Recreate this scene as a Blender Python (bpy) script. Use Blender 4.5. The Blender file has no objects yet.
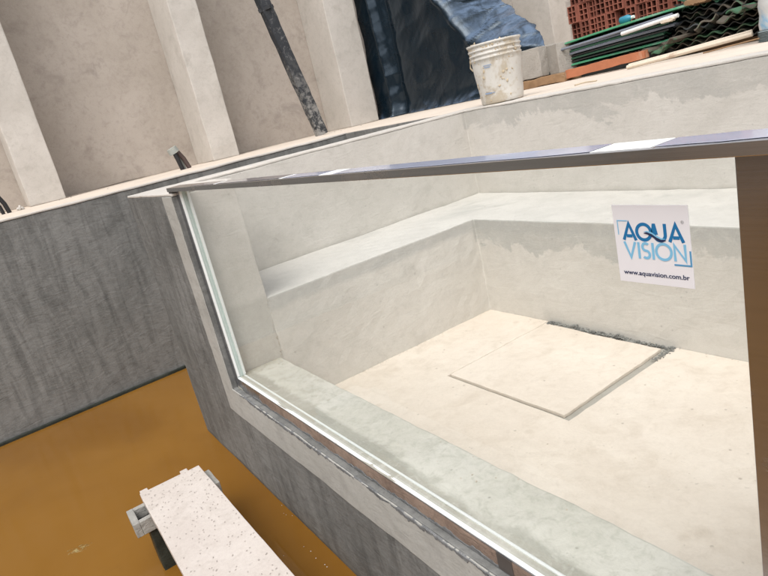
import bpy, bmesh, math, random
from mathutils import Vector, Matrix, noise
random.seed(7)
U = 0.7                                   # metres per layout unit
scene = bpy.context.scene
C = scene.collection
# ------------------------------------------------------------ camera
cam_data = bpy.data.cameras.new('camera'); cam = bpy.data.objects.new('camera', cam_data); C.objects.link(cam)
Rr = Vector((0.547645, 0.806651, -0.222261)); Rd = Vector((0.112259, -0.334071, -0.935839)); Rf = Vector((-0.829146, 0.487556, -0.273506))
m3 = Matrix((Rr, -Rd, -Rf)).transposed()
cam.matrix_world = Matrix.Translation(Vector((2.486285, -0.760085, 0.160823)) * U) @ m3.to_4x4()
cam_data.sensor_width = 36.0; cam_data.lens = 619.061 / 768 * 36.0
cam_data.clip_start = 0.02; cam_data.clip_end = 800
scene.camera = cam
# ------------------------------------------------------------ sky, sun, exposure
w = bpy.data.worlds.new("World"); scene.world = w; w.use_nodes = True
nt = w.node_tree; nt.nodes.clear()
sky = nt.nodes.new('ShaderNodeTexSky'); sky.sky_type = 'NISHITA'; sky.sun_disc = False
sun_dir = Vector((0.50, -0.60, 1.15)).normalized()          # towards the sun
sky.sun_elevation = math.asin(sun_dir.z); sky.sun_rotation = math.atan2(sun_dir.x, sun_dir.y)
sky.air_density = 1.0; sky.dust_density = 3.0; sky.ozone_density = 1.0
hs = nt.nodes.new('ShaderNodeHueSaturation'); hs.inputs['Saturation'].default_value = 0.22
bg = nt.nodes.new('ShaderNodeBackground'); bg.inputs['Strength'].default_value = 0.15
wo = nt.nodes.new('ShaderNodeOutputWorld')
nt.links.new(sky.outputs[0], hs.inputs['Color']); nt.links.new(hs.outputs[0], bg.inputs[0]); nt.links.new(bg.outputs[0], wo.inputs[0])
sl = bpy.data.lights.new('sun', 'SUN'); sl.energy = 1.0; sl.angle = math.radians(42); sl.color = (1.0, 0.95, 0.875)
so = bpy.data.objects.new('sun', sl); C.objects.link(so); so.rotation_euler = sun_dir.to_track_quat('Z', 'Y').to_euler()
so.location = (2, -3, 8)
scene.view_settings.view_transform = 'Standard'; scene.view_settings.look = 'None'
scene.view_settings.exposure = 0.80; scene.view_settings.gamma = 1.0
scene.render.resolution_x = 1024; scene.render.resolution_y = 768
scene.render.engine = 'CYCLES'
scene.cycles.max_bounces = 8; scene.cycles.transparent_max_bounces = 12; scene.cycles.diffuse_bounces = 4

# ------------------------------------------------------------ node material helpers
def new_mat(name):
    m = bpy.data.materials.new(name); m.use_nodes = True; t = m.node_tree; t.nodes.clear()
    o = t.nodes.new('ShaderNodeOutputMaterial'); p = t.nodes.new('ShaderNodeBsdfPrincipled')
    t.links.new(p.outputs[0], o.inputs[0]); return m, t, p
def lk(t, a, b): t.links.new(a, b)
def tex_noise(t, vec, scale, detail=6, rough=0.55, dist=0.0):
    n = t.nodes.new('ShaderNodeTexNoise'); n.inputs['Scale'].default_value = scale; n.inputs['Detail'].default_value = detail
    n.inputs['Roughness'].default_value = rough; n.inputs['Distortion'].default_value = dist
    lk(t, vec, n.inputs['Vector']); return n.outputs['Fac']
def mapping(t, vec, s=(1,1,1), r=(0,0,0), l=(0,0,0)):
    n = t.nodes.new('ShaderNodeMapping'); n.inputs['Scale'].default_value = s; n.inputs['Rotation'].default_value = r; n.inputs['Location'].default_value = l
    lk(t, vec, n.inputs['Vector']); return n.outputs[0]
def ramp(t, fac, a, b, lo=0.0, hi=1.0):
    n = t.nodes.new('ShaderNodeMapRange'); n.interpolation_type = 'SMOOTHSTEP'
    n.inputs['From Min'].default_value = a; n.inputs['From Max'].default_value = b
    n.inputs['To Min'].default_value = lo; n.inputs['To Max'].default_value = hi
    lk(t, fac, n.inputs['Value']); return n.outputs[0]
def mix(t, fac, a, b, blend='MIX'):
    n = t.nodes.new('ShaderNodeMix'); n.data_type = 'RGBA'; n.blend_type = blend
    if hasattr(fac, 'links'): lk(t, fac, n.inputs[0])
    else: n.inputs[0].default_value = fac
    for k, v in ((6, a), (7, b)):
        if hasattr(v, 'links'): lk(t, v, n.inputs[k])
        else: n.inputs[k].default_value = (*v, 1)
    return n.outputs[2]
def math_(t, op, a, b=0.0):
    n = t.nodes.new('ShaderNodeMath'); n.operation = op
    for k, v in ((0, a), (1, b)):
        if hasattr(v, 'links'): lk(t, v, n.inputs[k])
        else: n.inputs[k].default_value = v
    return n.outputs[0]
def bump(t, p, h, strength, dist=0.01):
    n = t.nodes.new('ShaderNodeBump'); n.inputs['Strength'].default_value = strength; n.inputs['Distance'].default_value = dist
    lk(t, h, n.inputs['Height']); lk(t, n.outputs[0], p.inputs['Normal'])
def coord(t, kind='Object'): return t.nodes.new('ShaderNodeTexCoord').outputs[kind]

def concrete(name, base, dark, light, streak=0.0, pits=0.35, rough=0.85, bands=(), grit=0.45, sc=1.0, bumpy=0.35, spots=0.0, stain=None):
    """cement render: big mottling, trowel marks, grain, pits, optional streaks and coats that start at a given height"""
    m, t, p = new_mat(name); v = coord(t)
    big = tex_noise(t, v, 1.7*sc, 5, 0.6, 0.6); mid = tex_noise(t, mapping(t, v, (1,1,1), (0.3,0.5,0.9)), 7*sc, 6, 0.62, 0.4)
    trow = tex_noise(t, mapping(t, v, (3,3,9), (0.2,0.7,0.2)), 3.2*sc, 5, 0.6, 1.4); fine = tex_noise(t, v, 140, 3, 0.7)
    c = mix(t, ramp(t, big, 0.35, 0.68), base, light)
    c = mix(t, ramp(t, mid, 0.5, 0.78, 0, 0.75), c, dark)
    c = mix(t, ramp(t, trow, 0.55, 0.8, 0, 0.4), c, light)
    if streak:
        s1 = tex_noise(t, mapping(t, v, (1.6, 1.6, 0.3), (0.06,0.04,0)), 3.0, 5, 0.6, 0.9)
        s2 = tex_noise(t, mapping(t, v, (5, 5, 0.55), (0.03,-0.05,0)), 3.0, 7, 0.68, 1.0)
        c = mix(t, ramp(t, s1, 0.42, 0.66, 0, streak), c, light)
        c = mix(t, ramp(t, s2, 0.43, 0.68, 0, streak*0.8), c, dark)
        s3 = tex_noise(t, mapping(t, v, (22, 22, 1.6)), 3.0, 4, 0.6, 0.3); c = mix(t, ramp(t, s3, 0.5, 0.8, 0, 0.25), c, light)
    sep = t.nodes.new('ShaderNodeSeparateXYZ'); lk(t, v, sep.inputs[0])
    for bd_ in bands:          # a second coat whose torn edge wanders about a height
        axis, at, wob, soft, sign, col, amt = bd_[:7]; only = bd_[7] if len(bd_) > 7 else None
        e = tex_noise(t, mapping(t, v, (1,1,1), (0,0,0), (at,2.2,0)), 3.2, 8, 0.68, 0.7)
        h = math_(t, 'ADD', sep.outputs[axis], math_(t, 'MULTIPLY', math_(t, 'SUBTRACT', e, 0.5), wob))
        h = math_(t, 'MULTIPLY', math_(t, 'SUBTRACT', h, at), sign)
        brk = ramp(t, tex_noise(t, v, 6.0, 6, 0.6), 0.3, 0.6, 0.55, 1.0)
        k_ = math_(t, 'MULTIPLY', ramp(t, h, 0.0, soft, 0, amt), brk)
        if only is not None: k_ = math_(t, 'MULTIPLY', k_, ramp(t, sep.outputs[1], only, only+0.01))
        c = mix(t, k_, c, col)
    if stain:
        sf = tex_noise(t, mapping(t, v, (1,1,1), (0,0,0), (3.1,1.7,0.4)), 2.6, 6, 0.7, 0.8)
        c = mix(t, ramp(t, sf, 0.6, 0.72, 0, 0.55), c, stain)
    if pits:
        vo = t.nodes.new('ShaderNodeTexVoronoi'); vo.inputs['Scale'].default_value = 30; lk(t, v, vo.inputs['Vector'])
        sel = ramp(t, tex_noise(t, v, 9, 2), 0.56, 0.62)
        c = mix(t, math_(t, 'MULTIPLY', ramp(t, vo.outputs['Distance'], 0.16, 0.08, 0, pits), sel), c, tuple(x*0.35 for x in dark))
    if spots:
        vo2 = t.nodes.new('ShaderNodeTexVoronoi'); vo2.inputs['Scale'].default_value = 7; lk(t, mapping(t, v, (1,1,1),(0.4,0.2,0.1)), vo2.inputs['Vector'])
        d = math_(t, 'ADD', vo2.outputs['Distance'], math_(t, 'MULTIPLY', tex_noise(t, v, 40, 4), 0.12))
        sel = ramp(t, tex_noise(t, v, 3.3, 2), 0.5, 0.6)
        c = mix(t, math_(t, 'MULTIPLY', ramp(t, d, 0.2, 0.1, 0, spots), sel), c, dark)
    m2 = tex_noise(t, mapping(t, v, (1,1,1), (1.1,0.3,0.8)), 24*sc, 9, 0.72, 0.5)
    c = mix(t, ramp(t, m2, 0.47, 0.70, 0, grit), c, dark); c = mix(t, ramp(t, m2, 0.50, 0.30, 0, grit*0.8), c, light)
    sk = tex_noise(t, mapping(t, v, (1,1,1), (0.5,1.2,0.1), (2,5,1)), 75, 3, 0.6); pa = ramp(t, tex_noise(t, mapping(t, v, (1,1,1), (0,0,0), (7,3,2)), 5, 4, 0.6), 0.45, 0.65)
    c = mix(t, math_(t, 'MULTIPLY', ramp(t, sk, 0.66, 0.72, 0, 0.55), pa), c, tuple(x*0.5 for x in dark))
    c = mix(t, 0.22, c, mix(t, fine, tuple(x*0.6 for x in base), tuple(min(1, x*1.35) for x in base)))
    lk(t, c, p.inputs['Base Color']); p.inputs['Roughness'].default_value = rough
    p.inputs['Specular IOR Level'].default_value = 0.3
    hh = math_(t, 'ADD', math_(t, 'MULTIPLY', mid, 1.0), math_(t, 'MULTIPLY', fine, 0.25)); hh = math_(t, 'ADD', hh, math_(t, 'MULTIPLY', trow, 0.8))
    bump(t, p, hh, bumpy, 0.006)
    return m
def plain(name, col, rough=0.5, metal=0.0, var=0.25, scale=20, bumpy=0.1, coat=0.0, dirt=None, dirt_lo=0.5, rnd=0.0):
    m, t, p = new_mat(name); v = coord(t); n = tex_noise(t, v, scale, 6, 0.6, 0.3)
    c = mix(t, n, tuple(x*(1-var) for x in col), tuple(min(1, x*(1+var)) for x in col))
    if dirt: c = mix(t, ramp(t, tex_noise(t, v, scale*0.45, 6, 0.7, 0.4), dirt_lo, dirt_lo+0.12), c, dirt)
    if rnd:
        oi = t.nodes.new('ShaderNodeObjectInfo'); c = mix(t, ramp(t, oi.outputs['Random'], 0, 1, 0, rnd), c, tuple(x*0.45 for x in col))
    lk(t, c, p.inputs['Base Color']); p.inputs['Roughness'].default_value = rough; p.inputs['Metallic'].default_value = metal
    p.inputs['Coat Weight'].default_value = coat
    bump(t, p, n, bumpy, 0.004); return m
Z0 = 2.1                                   # spa root sits 2.1 units below the rim
def zl(z): return (z + Z0) * U
M = {}
M['inner'] = concrete('interior_plaster', (0.52,0.495,0.455), (0.43,0.41,0.375), (0.58,0.555,0.52), pits=0.35, stain=(0.36,0.34,0.31),
    bands=((2, zl(-0.15), 0.42, 0.015, 1, (0.33,0.325,0.305), 0.75, (2.42-1.3)*U), (2, zl(-0.60), 0.10, 0.03, -1, (0.36,0.345,0.31), 0.55)))
M['bench_mat'] = concrete('bench_plaster', (0.54,0.515,0.475), (0.45,0.43,0.395), (0.61,0.585,0.545), pits=0.35,
    bands=((2, zl(-0.73), 0.05, 0.03, 1, (0.37,0.37,0.36), 0.8), (2, zl(-0.80), 0.40, 0.015, 1, (0.33,0.332,0.315), 0.75, (1.75-1.3)*U), (2, zl(-0.642), 0.0, 0.004, 1, (0.58,0.56,0.53), 0.9)))
M['floor_in'] = concrete('floor_screed', (0.62,0.55,0.475), (0.49,0.42,0.345), (0.70,0.635,0.56), pits=0.6, spots=0.55, bumpy=0.3, grit=0.4, stain=(0.52,0.445,0.365))
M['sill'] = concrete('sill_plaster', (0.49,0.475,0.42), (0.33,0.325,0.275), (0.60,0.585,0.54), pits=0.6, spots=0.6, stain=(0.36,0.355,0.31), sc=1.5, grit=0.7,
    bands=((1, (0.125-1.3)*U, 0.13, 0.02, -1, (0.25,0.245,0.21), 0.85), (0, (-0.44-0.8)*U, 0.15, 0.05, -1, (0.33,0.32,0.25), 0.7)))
M['cap'] = concrete('cement_cap', (0.50,0.475,0.44), (0.40,0.38,0.35), (0.62,0.58,0.53), pits=0.2, bumpy=0.3)
M['dark'] = concrete('dark_waterproof_render', (0.165,0.166,0.158), (0.055,0.056,0.054), (0.26,0.26,0.25), grit=0.4, streak=0.68, bumpy=0.6, pits=0.25, rough=0.7,
    bands=((2, zl(-1.585), 0.03, 0.02, -1, (0.035,0.032,0.028), 0.8), (2, zl(-1.33), 0.5, 0.10, -1, (0.20,0.20,0.195), 0.45)), stain=(0.062,0.064,0.066))
M['dark_spa'] = concrete('dark_spa_render', (0.145,0.147,0.142), (0.045,0.047,0.046), (0.245,0.247,0.24), grit=0.4, streak=0.68, bumpy=0.6, pits=0.25, rough=0.7,
    bands=((2, zl(-1.60), 0.03, 0.015, -1, (0.035,0.032,0.028), 0.8),), stain=(0.07,0.073,0.075))
M['band'] = concrete('trim_plaster', (0.36,0.355,0.33), (0.26,0.255,0.24), (0.43,0.425,0.40), pits=0.3)
M['mud'] = concrete('grey_mortar', (0.135,0.14,0.145), (0.075,0.08,0.082), (0.20,0.205,0.21), pits=0.2, bumpy=0.8, sc=3)
M['wall'] = concrete('sand_plaster', (0.385,0.34,0.295), (0.26,0.225,0.195), (0.455,0.405,0.36), pits=0.3, stain=(0.235,0.205,0.185), sc=0.9, spots=0.35)
M['column'] = concrete('column_plaster', (0.485,0.455,0.415), (0.37,0.345,0.31), (0.56,0.525,0.485), pits=0.3, sc=0.9, stain=(0.37,0.335,0.29))
M['deck'] = concrete('deck_screed', (0.60,0.52,0.44), (0.50,0.43,0.36), (0.66,0.58,0.50), pits=0.2)
M['block'] = concrete('concrete_block', (0.33,0.31,0.28), (0.25,0.235,0.21), (0.40,0.375,0.34), pits=0.6, bumpy=0.7, sc=3)
M['under'] = concrete('joint_mortar', (0.26,0.24,0.205), (0.17,0.16,0.14), (0.33,0.31,0.27), pits=0.3)
M['grain'] = plain('sand_grains', (0.47,0.41,0.34), 0.95, var=0.3, scale=9)
M['rubble'] = concrete('grey_rubble', (0.13,0.135,0.13), (0.05,0.054,0.052), (0.30,0.30,0.28), pits=0, sc=8)
M['joint'] = concrete('joint_fill', (0.33,0.315,0.28), (0.22,0.21,0.185), (0.40,0.385,0.345), pits=0.3)
M['wetblock'] = concrete('wet_dark_block', (0.022,0.027,0.022), (0.010,0.012,0.010), (0.05,0.055,0.045), pits=0.3, sc=4, rough=0.45)
M['soil'] = concrete('site_ground', (0.33,0.27,0.21), (0.24,0.19,0.15), (0.42,0.35,0.28), pits=0.3)
# water
m, t, p = new_mat('muddy_water'); v = coord(t)
n1 = tex_noise(t, v, 1.1, 4, 0.55, 0.5); n2 = tex_noise(t, v, 4.0, 4, 0.6)
c = mix(t, ramp(t, n1, 0.25, 0.75), (0.175,0.078,0.011), (0.235,0.112,0.019)); c = mix(t, ramp(t, n2, 0.62, 0.8, 0, 0.3), c, (0.15,0.07,0.018))
vo = t.nodes.new('ShaderNodeTexVoronoi'); vo.inputs['Scale'].default_value = 24; lk(t, v, vo.inputs['Vector'])
c = mix(t, math_(t, 'MULTIPLY', ramp(t, vo.outputs['Distance'], 0.1, 0.04, 0, 0.5), ramp(t, tex_noise(t, v, 5, 2), 0.62, 0.66)), c, (0.12,0.05,0.015))
lk(t, c, p.inputs['Base Color']); p.inputs['Roughness'].default_value = 0.06; p.inputs['IOR'].default_value = 1.33; p.inputs['Specular IOR Level'].default_value = 0.6
bump(t, p, tex_noise(t, v, 3.0, 3, 0.5), 0.02, 0.01); M['water'] = m
# glass: thin clear sheet, slight green tint, Fresnel reflection
m = bpy.data.materials.new('laminated_glass'); m.use_nodes = True; t = m.node_tree; t.nodes.clear()
o = t.nodes.new('ShaderNodeOutputMaterial'); tr = t.nodes.new('ShaderNodeBsdfTransparent'); tr.inputs[0].default_value = (0.982,0.99,0.982,1)
gl = t.nodes.new('ShaderNodeBsdfGlossy'); gl.inputs['Roughness'].default_value = 0.01; gl.inputs[0].default_value = (1,1,1,1)
fr = t.nodes.new('ShaderNodeFresnel'); fr.inputs[0].default_value = 1.45; mx = t.nodes.new('ShaderNodeMixShader')
geo = t.nodes.new('ShaderNodeNewGeometry'); front = math_(t, 'SUBTRACT', 1.0, geo.outputs['Backfacing'])
lk(t, math_(t, 'MULTIPLY', math_(t, 'MULTIPLY', fr.outputs[0], front), 0.55), mx.inputs[0]); lk(t, tr.outputs[0], mx.inputs[1]); lk(t, gl.outputs[0], mx.inputs[2])
df = t.nodes.new('ShaderNodeBsdfDiffuse'); df.inputs[0].default_value = (0.74,0.78,0.75,1); mx2 = t.nodes.new('ShaderNodeMixShader'); v = coord(t)
sx_ = t.nodes.new('ShaderNodeSeparateXYZ'); lk(t, v, sx_.inputs[0])
wipe = ramp(t, tex_noise(t, mapping(t, v, (1.0,1,3.5), (0,0.5,0)), 2.2, 6, 0.6, 1.2), 0.45, 0.75, 0.0, 0.045)
edge = ramp(t, sx_.outputs[0], -0.30, -0.42, 0.0, 0.0) ; left = ramp(t, sx_.outputs[0], 0.5, -0.35, 0.0, 0.05)
speck = ramp(t, tex_noise(t, v, 120, 2, 0.5), 0.74, 0.80, 0.0, 0.12)
am = math_(t, 'ADD', math_(t, 'ADD', math_(t, 'ADD', wipe, left), speck), 0.022)
lk(t, math_(t, 'MULTIPLY', am, front), mx2.inputs[0]); lk(t, mx.outputs[0], mx2.inputs[1]); lk(t, df.outputs[0], mx2.inputs[2]); lk(t, mx2.outputs[0], o.inputs[0])
M['glass'] = m
M['glass_edge'] = plain('polished_glass_edge', (0.58,0.68,0.66), 0.15, var=0.12, scale=6, coat=0.5)
M['silicone'] = plain('white_silicone', (0.80,0.82,0.82), 0.7, var=0.03)
M['gasket'] = plain('blue_grey_gasket', (0.16,0.33,0.47), 0.35, var=0.08)
def steel(name, col, rough, aniso=True):
    m, t, p = new_mat(name); v = coord(t)
    n = tex_noise(t, mapping(t, v, (1.5, 60, 60)), 6, 3, 0.5); c = mix(t, n, tuple(x*0.85 for x in col), tuple(min(1,x*1.1) for x in col))
    sm = ramp(t, tex_noise(t, v, 7, 5, 0.65, 0.6), 0.5, 0.75, 0, 0.35); c = mix(t, sm, c, (0.34,0.30,0.27))
    lk(t, c, p.inputs['Base Color']); p.inputs['Metallic'].default_value = 0.95
    lk(t, ramp(t, sm, 0, 0.35, rough, rough+0.2), p.inputs['Roughness']); bump(t, p, n, 0.03, 0.001); return m
M['steel'] = steel('brushed_steel', (0.45,0.46,0.49), 0.22); M['railsteel'] = steel('rail_steel', (0.62,0.61,0.60), 0.18)
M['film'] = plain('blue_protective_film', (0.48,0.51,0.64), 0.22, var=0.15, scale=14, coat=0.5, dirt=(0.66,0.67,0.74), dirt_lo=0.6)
M['darkfilm'] = plain('slate_blue_film', (0.16,0.17,0.22), 0.15, var=0.3, scale=12, coat=0.6, dirt=(0.40,0.42,0.5), dirt_lo=0.62)
M['tanfilm'] = concrete('dusty_tan_film', (0.20,0.145,0.115), (0.075,0.052,0.04), (0.33,0.25,0.20), pits=0.3, sc=3.5, bumpy=0.5, rough=0.6)
M['darktape'] = plain('dark_tape', (0.07,0.06,0.055), 0.5)
M['paper'] = plain('sticker_vinyl', (0.80,0.80,0.84), 0.35, var=0.015, coat=0.2)
M['ink_blue'] = plain('deep_blue_ink', (0.012,0.17,0.40), 0.4, var=0.05); M['ink_sky'] = plain('sky_blue_ink', (0.22,0.52,0.76), 0.4, var=0.05)
M['ink_navy'] = plain('navy_ink', (0.02,0.035,0.10), 0.4, var=0.05); M['ink_grey'] = plain('grey_ink', (0.5,0.5,0.52), 0.4, var=0.05)
M['ink_mid'] = plain('mid_blue_ink', (0.10,0.32,0.55), 0.4, var=0.05)
M['plank'] = concrete('speckled_white_board', (0.54,0.485,0.445), (0.42,0.375,0.335), (0.60,0.55,0.51), pits=0.3, sc=2.5, grit=0.3, bumpy=0.15, rough=0.6)
M['white'] = plain('dirty_white_plastic', (0.56,0.54,0.50), 0.6, var=0.18, scale=11, dirt=(0.43,0.375,0.295), dirt_lo=0.46, bumpy=0.5)
M['splash'] = plain('dried_cement_splash', (0.46,0.38,0.27), 0.9, var=0.3, scale=30, bumpy=0.6)
M['bluemark'] = plain('faded_blue_print', (0.22,0.30,0.45), 0.5)
M['drum'] = plain('blue_and_white_drum', (0.60,0.62,0.62), 0.45, var=0.1, scale=5, dirt=(0.20,0.42,0.62), dirt_lo=0.5, bumpy=0.2)
M['drumbase'] = plain('grey_drum_base', (0.22,0.27,0.28), 0.6)
M['brickred'] = plain('fired_clay', (0.30,0.105,0.07), 0.9, var=0.4, scale=18, bumpy=0.4, dirt=(0.42,0.29,0.23), dirt_lo=0.56, rnd=0.65)
M['mortar'] = plain('light_mortar', (0.52,0.47,0.42), 0.9, var=0.2, scale=14, bumpy=0.5, dirt=(0.3,0.22,0.19), dirt_lo=0.6)
M['green'] = plain('green_painted_sheet', (0.07,0.30,0.16), 0.4, var=0.25, scale=10, dirt=(0.20,0.36,0.27), dirt_lo=0.5)
M['dkgreen'] = plain('dark_green_sheet', (0.025,0.085,0.05), 0.4, var=0.3, scale=10)
M['greysheet'] = plain('grey_sheet', (0.17,0.19,0.23), 0.45, var=0.2, scale=10)
M['tilegreen'] = plain('dusty_green_tile', (0.05,0.13,0.07), 0.7, var=0.4, scale=14, dirt=(0.14,0.12,0.09), dirt_lo=0.5)
M['blacksheet'] = plain('black_sheet', (0.018,0.022,0.022), 0.4)
M['brownsheet'] = plain('weathered_tile', (0.095,0.08,0.062), 0.8, var=0.4, scale=14, dirt=(0.06,0.16,0.09), dirt_lo=0.52)
M['orange'] = plain('orange_board', (0.40,0.145,0.07), 0.75, var=0.3, scale=12, dirt=(0.45,0.27,0.18), dirt_lo=0.6)
M['wood'] = plain('old_wood', (0.24,0.145,0.075), 0.8, var=0.45, scale=14, dirt=(0.4,0.31,0.22), dirt_lo=0.6, bumpy=0.5)
M['palewood'] = plain('pale_batten', (0.60,0.52,0.42), 0.75, var=0.15, scale=14, dirt=(0.42,0.32,0.24), dirt_lo=0.6)
M['teal'] = plain('teal_plastic', (0.03,0.22,0.32), 0.35); M['whiteplastic'] = plain('white_plastic', (0.7,0.7,0.68), 0.4)
M['pipe'] = plain('grey_pvc_cap', (0.30,0.32,0.30), 0.5, dirt=(0.5,0.47,0.36)); M['black'] = plain('black_cable', (0.012,0.012,0.014), 0.45)
M['pink'] = plain('brown_cable', (0.075,0.05,0.045), 0.5)
m, t, p = new_mat('dark_stained_prop'); v = coord(t)
c = mix(t, ramp(t, tex_noise(t, v, 22, 7, 0.75, 0.5), 0.52, 0.72, 0, 0.9), (0.022,0.025,0.030), (0.20,0.195,0.19)); 
sp_ = t.nodes.new('ShaderNodeSeparateXYZ'); lk(t, v, sp_.inputs[0])
low = ramp(t, sp_.outputs[2], 0.8, 0.05, 0, 0.75); c = mix(t, math_(t, 'MULTIPLY', low, ramp(t, tex_noise(t, v, 24, 6, 0.7), 0.42, 0.6)), c, (0.33,0.32,0.30))
lk(t, c, p.inputs['Base Color']); p.inputs['Roughness'].default_value = 0.7; bump(t, p, tex_noise(t, v, 40, 4), 0.4, 0.004); M['prop'] = m
m, t, p = new_mat('black_plastic_tarp'); v = coord(t)
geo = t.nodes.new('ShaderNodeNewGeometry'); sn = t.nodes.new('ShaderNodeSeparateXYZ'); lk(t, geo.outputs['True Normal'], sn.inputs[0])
sky_sheen = math_(t, 'MULTIPLY', ramp(t, math_(t, 'ABSOLUTE', sn.outputs[2]), 0.3, 0.8), ramp(t, tex_noise(t, mapping(t, v, (3,3,1.2),(0,0.6,0)), 3, 6, 0.65, 0.8), 0.3, 0.62, 0.15, 1.0))  # sky sheen on the leaning folds, painted into the base colour by slope
lk(t, mix(t, sky_sheen, mix(t, tex_noise(t, v, 3, 5), (0.002,0.006,0.010), (0.004,0.011,0.018)), (0.095,0.135,0.20)), p.inputs['Base Color'])
lk(t, ramp(t, tex_noise(t, v, 5, 5, 0.6), 0.3, 0.7, 0.16, 0.34), p.inputs['Roughness'])
p.inputs['Specular IOR Level'].default_value = 0.38; p.inputs['Specular Tint'].default_value = (0.68,0.84,1.0,1); p.inputs['Coat Weight'].default_value = 0.25; p.inputs['Coat Roughness'].default_value = 0.25; p.inputs['Coat Tint'].default_value = (0.8,0.9,1,1)
bump(t, p, math_(t, 'ADD', tex_noise(t, mapping(t, v, (2,2,0.8),(0,0.5,0)), 4, 6, 0.6, 1.5), math_(t,'MULTIPLY',tex_noise(t, v, 14, 4, 0.6, 1.0),0.15)), 0.14, 0.04); M['tarp'] = m

# ------------------------------------------------------------ object helpers
def mark(o, label=None, cat=None, group=None, kind=None):
    if label: o['label'] = label
    if cat: o['category'] = cat
    if group: o['group'] = group
    if kind: o['kind'] = kind
    return o
def thing(name, loc, label, cat, group=None, rot=(0,0,0)):
    o = bpy.data.objects.new(name, None); C.objects.link(o); o.empty_display_size = 0.1
    o.location = Vector(loc) * U; o.rotation_euler = rot; o['org'] = 1; del o['org']
    return mark(o, label, cat, group)
def world_org(par):
    v = Vector((0,0,0))
    while par: v += par.location; par = par.parent
    return v
def link_bm(bm, name, mat, parent=None, base=None, smooth=False):
    """bm is in layout units, world axes; becomes one mesh object under parent (or with its own origin at base)"""
    org = world_org(parent) if parent else Vector(base or (0,0,0)) * U
    for v in bm.verts: v.co = v.co * U - org
    bmesh.ops.recalc_face_normals(bm, faces=bm.faces)
    me = bpy.data.meshes.new(name); bm.to_mesh(me); bm.free()
    if mat: me.materials.append(mat)
    if smooth:
        for f in me.polygons: f.use_smooth = True
    o = bpy.data.objects.new(name, me); C.objects.link(o)
    if parent: o.parent = parent
    else: o.location = org
    return o
def nz(v, s, k=0.0): return noise.noise(Vector((v.x*s+k, v.y*s+k*1.7, v.z*s-k)))
def wobble(bm, amp):
    if amp:
        for v in bm.verts:
            c = v.co.copy()
            d = Vector((nz(c,3.1,1), nz(c,3.1,9), nz(c,3.1,23)))*amp + Vector((nz(c,19,4), nz(c,19,31), nz(c,19,57)))*amp*0.6
            v.co += d
def solid(poly, a0, a1, axis=2, bev=0.006, cell=0.08, amp=0.0025, bm=None):
    """prism over a (possibly concave) polygon, bevelled edges, cut into a grid and roughened a little"""
    own = bmesh.new()
    def P(u, v, a): return {2:(u,v,a), 1:(u,a,v), 0:(a,u,v)}[axis]
    lo = [own.verts.new(P(u,v,a0)) for u,v in poly]; hi = [own.verts.new(P(u,v,a1)) for u,v in poly]; n = len(poly)
    own.faces.new(lo[::-1]); own.faces.new(hi)
    for i in range(n): own.faces.new((lo[i], lo[(i+1)%n], hi[(i+1)%n], hi[i]))
    bmesh.ops.recalc_face_normals(own, faces=own.faces)
    if bev: bmesh.ops.bevel(own, geom=list(own.edges), offset=bev, segments=2, profile=0.6, affect='EDGES', clamp_overlap=True)
    if cell:
        for ax in range(3):
            vals = [v.co[ax] for v in own.verts]; mn, mxx = min(vals), max(vals); k = int((mxx-mn)/cell)
            k = min(k, 90)
            for i in range(1, k+1):
                q = mn + (mxx-mn)*i/(k+1); no = [0,0,0]; no[ax] = 1; co = [0,0,0]; co[ax] = q
                bmesh.ops.bisect_plane(own, geom=own.verts[:]+own.edges[:]+own.faces[:], plane_co=co, plane_no=no, dist=1e-5)
    wobble(own, amp)
    if bm is None: return own
    me = bpy.data.meshes.new('tmp'); own.to_mesh(me); own.free(); bm.from_mesh(me); bpy.data.meshes.remove(me); return bm
def rect(x0, x1, y0, y1): return [(x0,y0),(x1,y0),(x1,y1),(x0,y1)]
def box(x0,x1,y0,y1,z0,z1, bev=0.004, cell=0, amp=0, bm=None): return solid(rect(x0,x1,y0,y1), z0, z1, 2, bev, cell, amp, bm)
def tube(bm, pts, r, seg=10, cap=True):
    pts = [Vector(p) for p in pts]; rings = []
    for i, p in enumerate(pts):
        d = (pts[min(i+1,len(pts)-1)] - pts[max(i-1,0)]).normalized()
        a = d.cross(Vector((0,0,1)));  a = a.normalized() if a.length > 1e-3 else Vector((1,0,0)); b = d.cross(a).normalized()
        rr = r[i] if isinstance(r, (list,tuple)) else r
        rings.append([bm.verts.new(p + a*math.cos(t)*rr + b*math.sin(t)*rr) for t in [2*math.pi*k/seg for k in range(seg)]])
    for A, B in zip(rings, rings[1:]):
        for k in range(seg): bm.faces.new((A[k], A[(k+1)%seg], B[(k+1)%seg], B[k]))
    if cap: bm.faces.new(rings[0][::-1]); bm.faces.new(rings[-1])
    return bm
def lathe(bm, prof, cx, cy, seg=48):
    rings = [[bm.verts.new((cx+r*math.cos(2*math.pi*k/seg), cy+r*math.sin(2*math.pi*k/seg), z)) for k in range(seg)] for r, z in prof]
    for A, B in zip(rings, rings[1:]):
        for k in range(seg): bm.faces.new((A[k], A[(k+1)%seg], B[(k+1)%seg], B[k]))
    return bm
def copy_tree(o, parent=None):
    c = o.copy(); C.objects.link(c)
    if parent: c.parent = parent
    for ch in list(o.children): copy_tree(ch, c)
    return c

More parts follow.
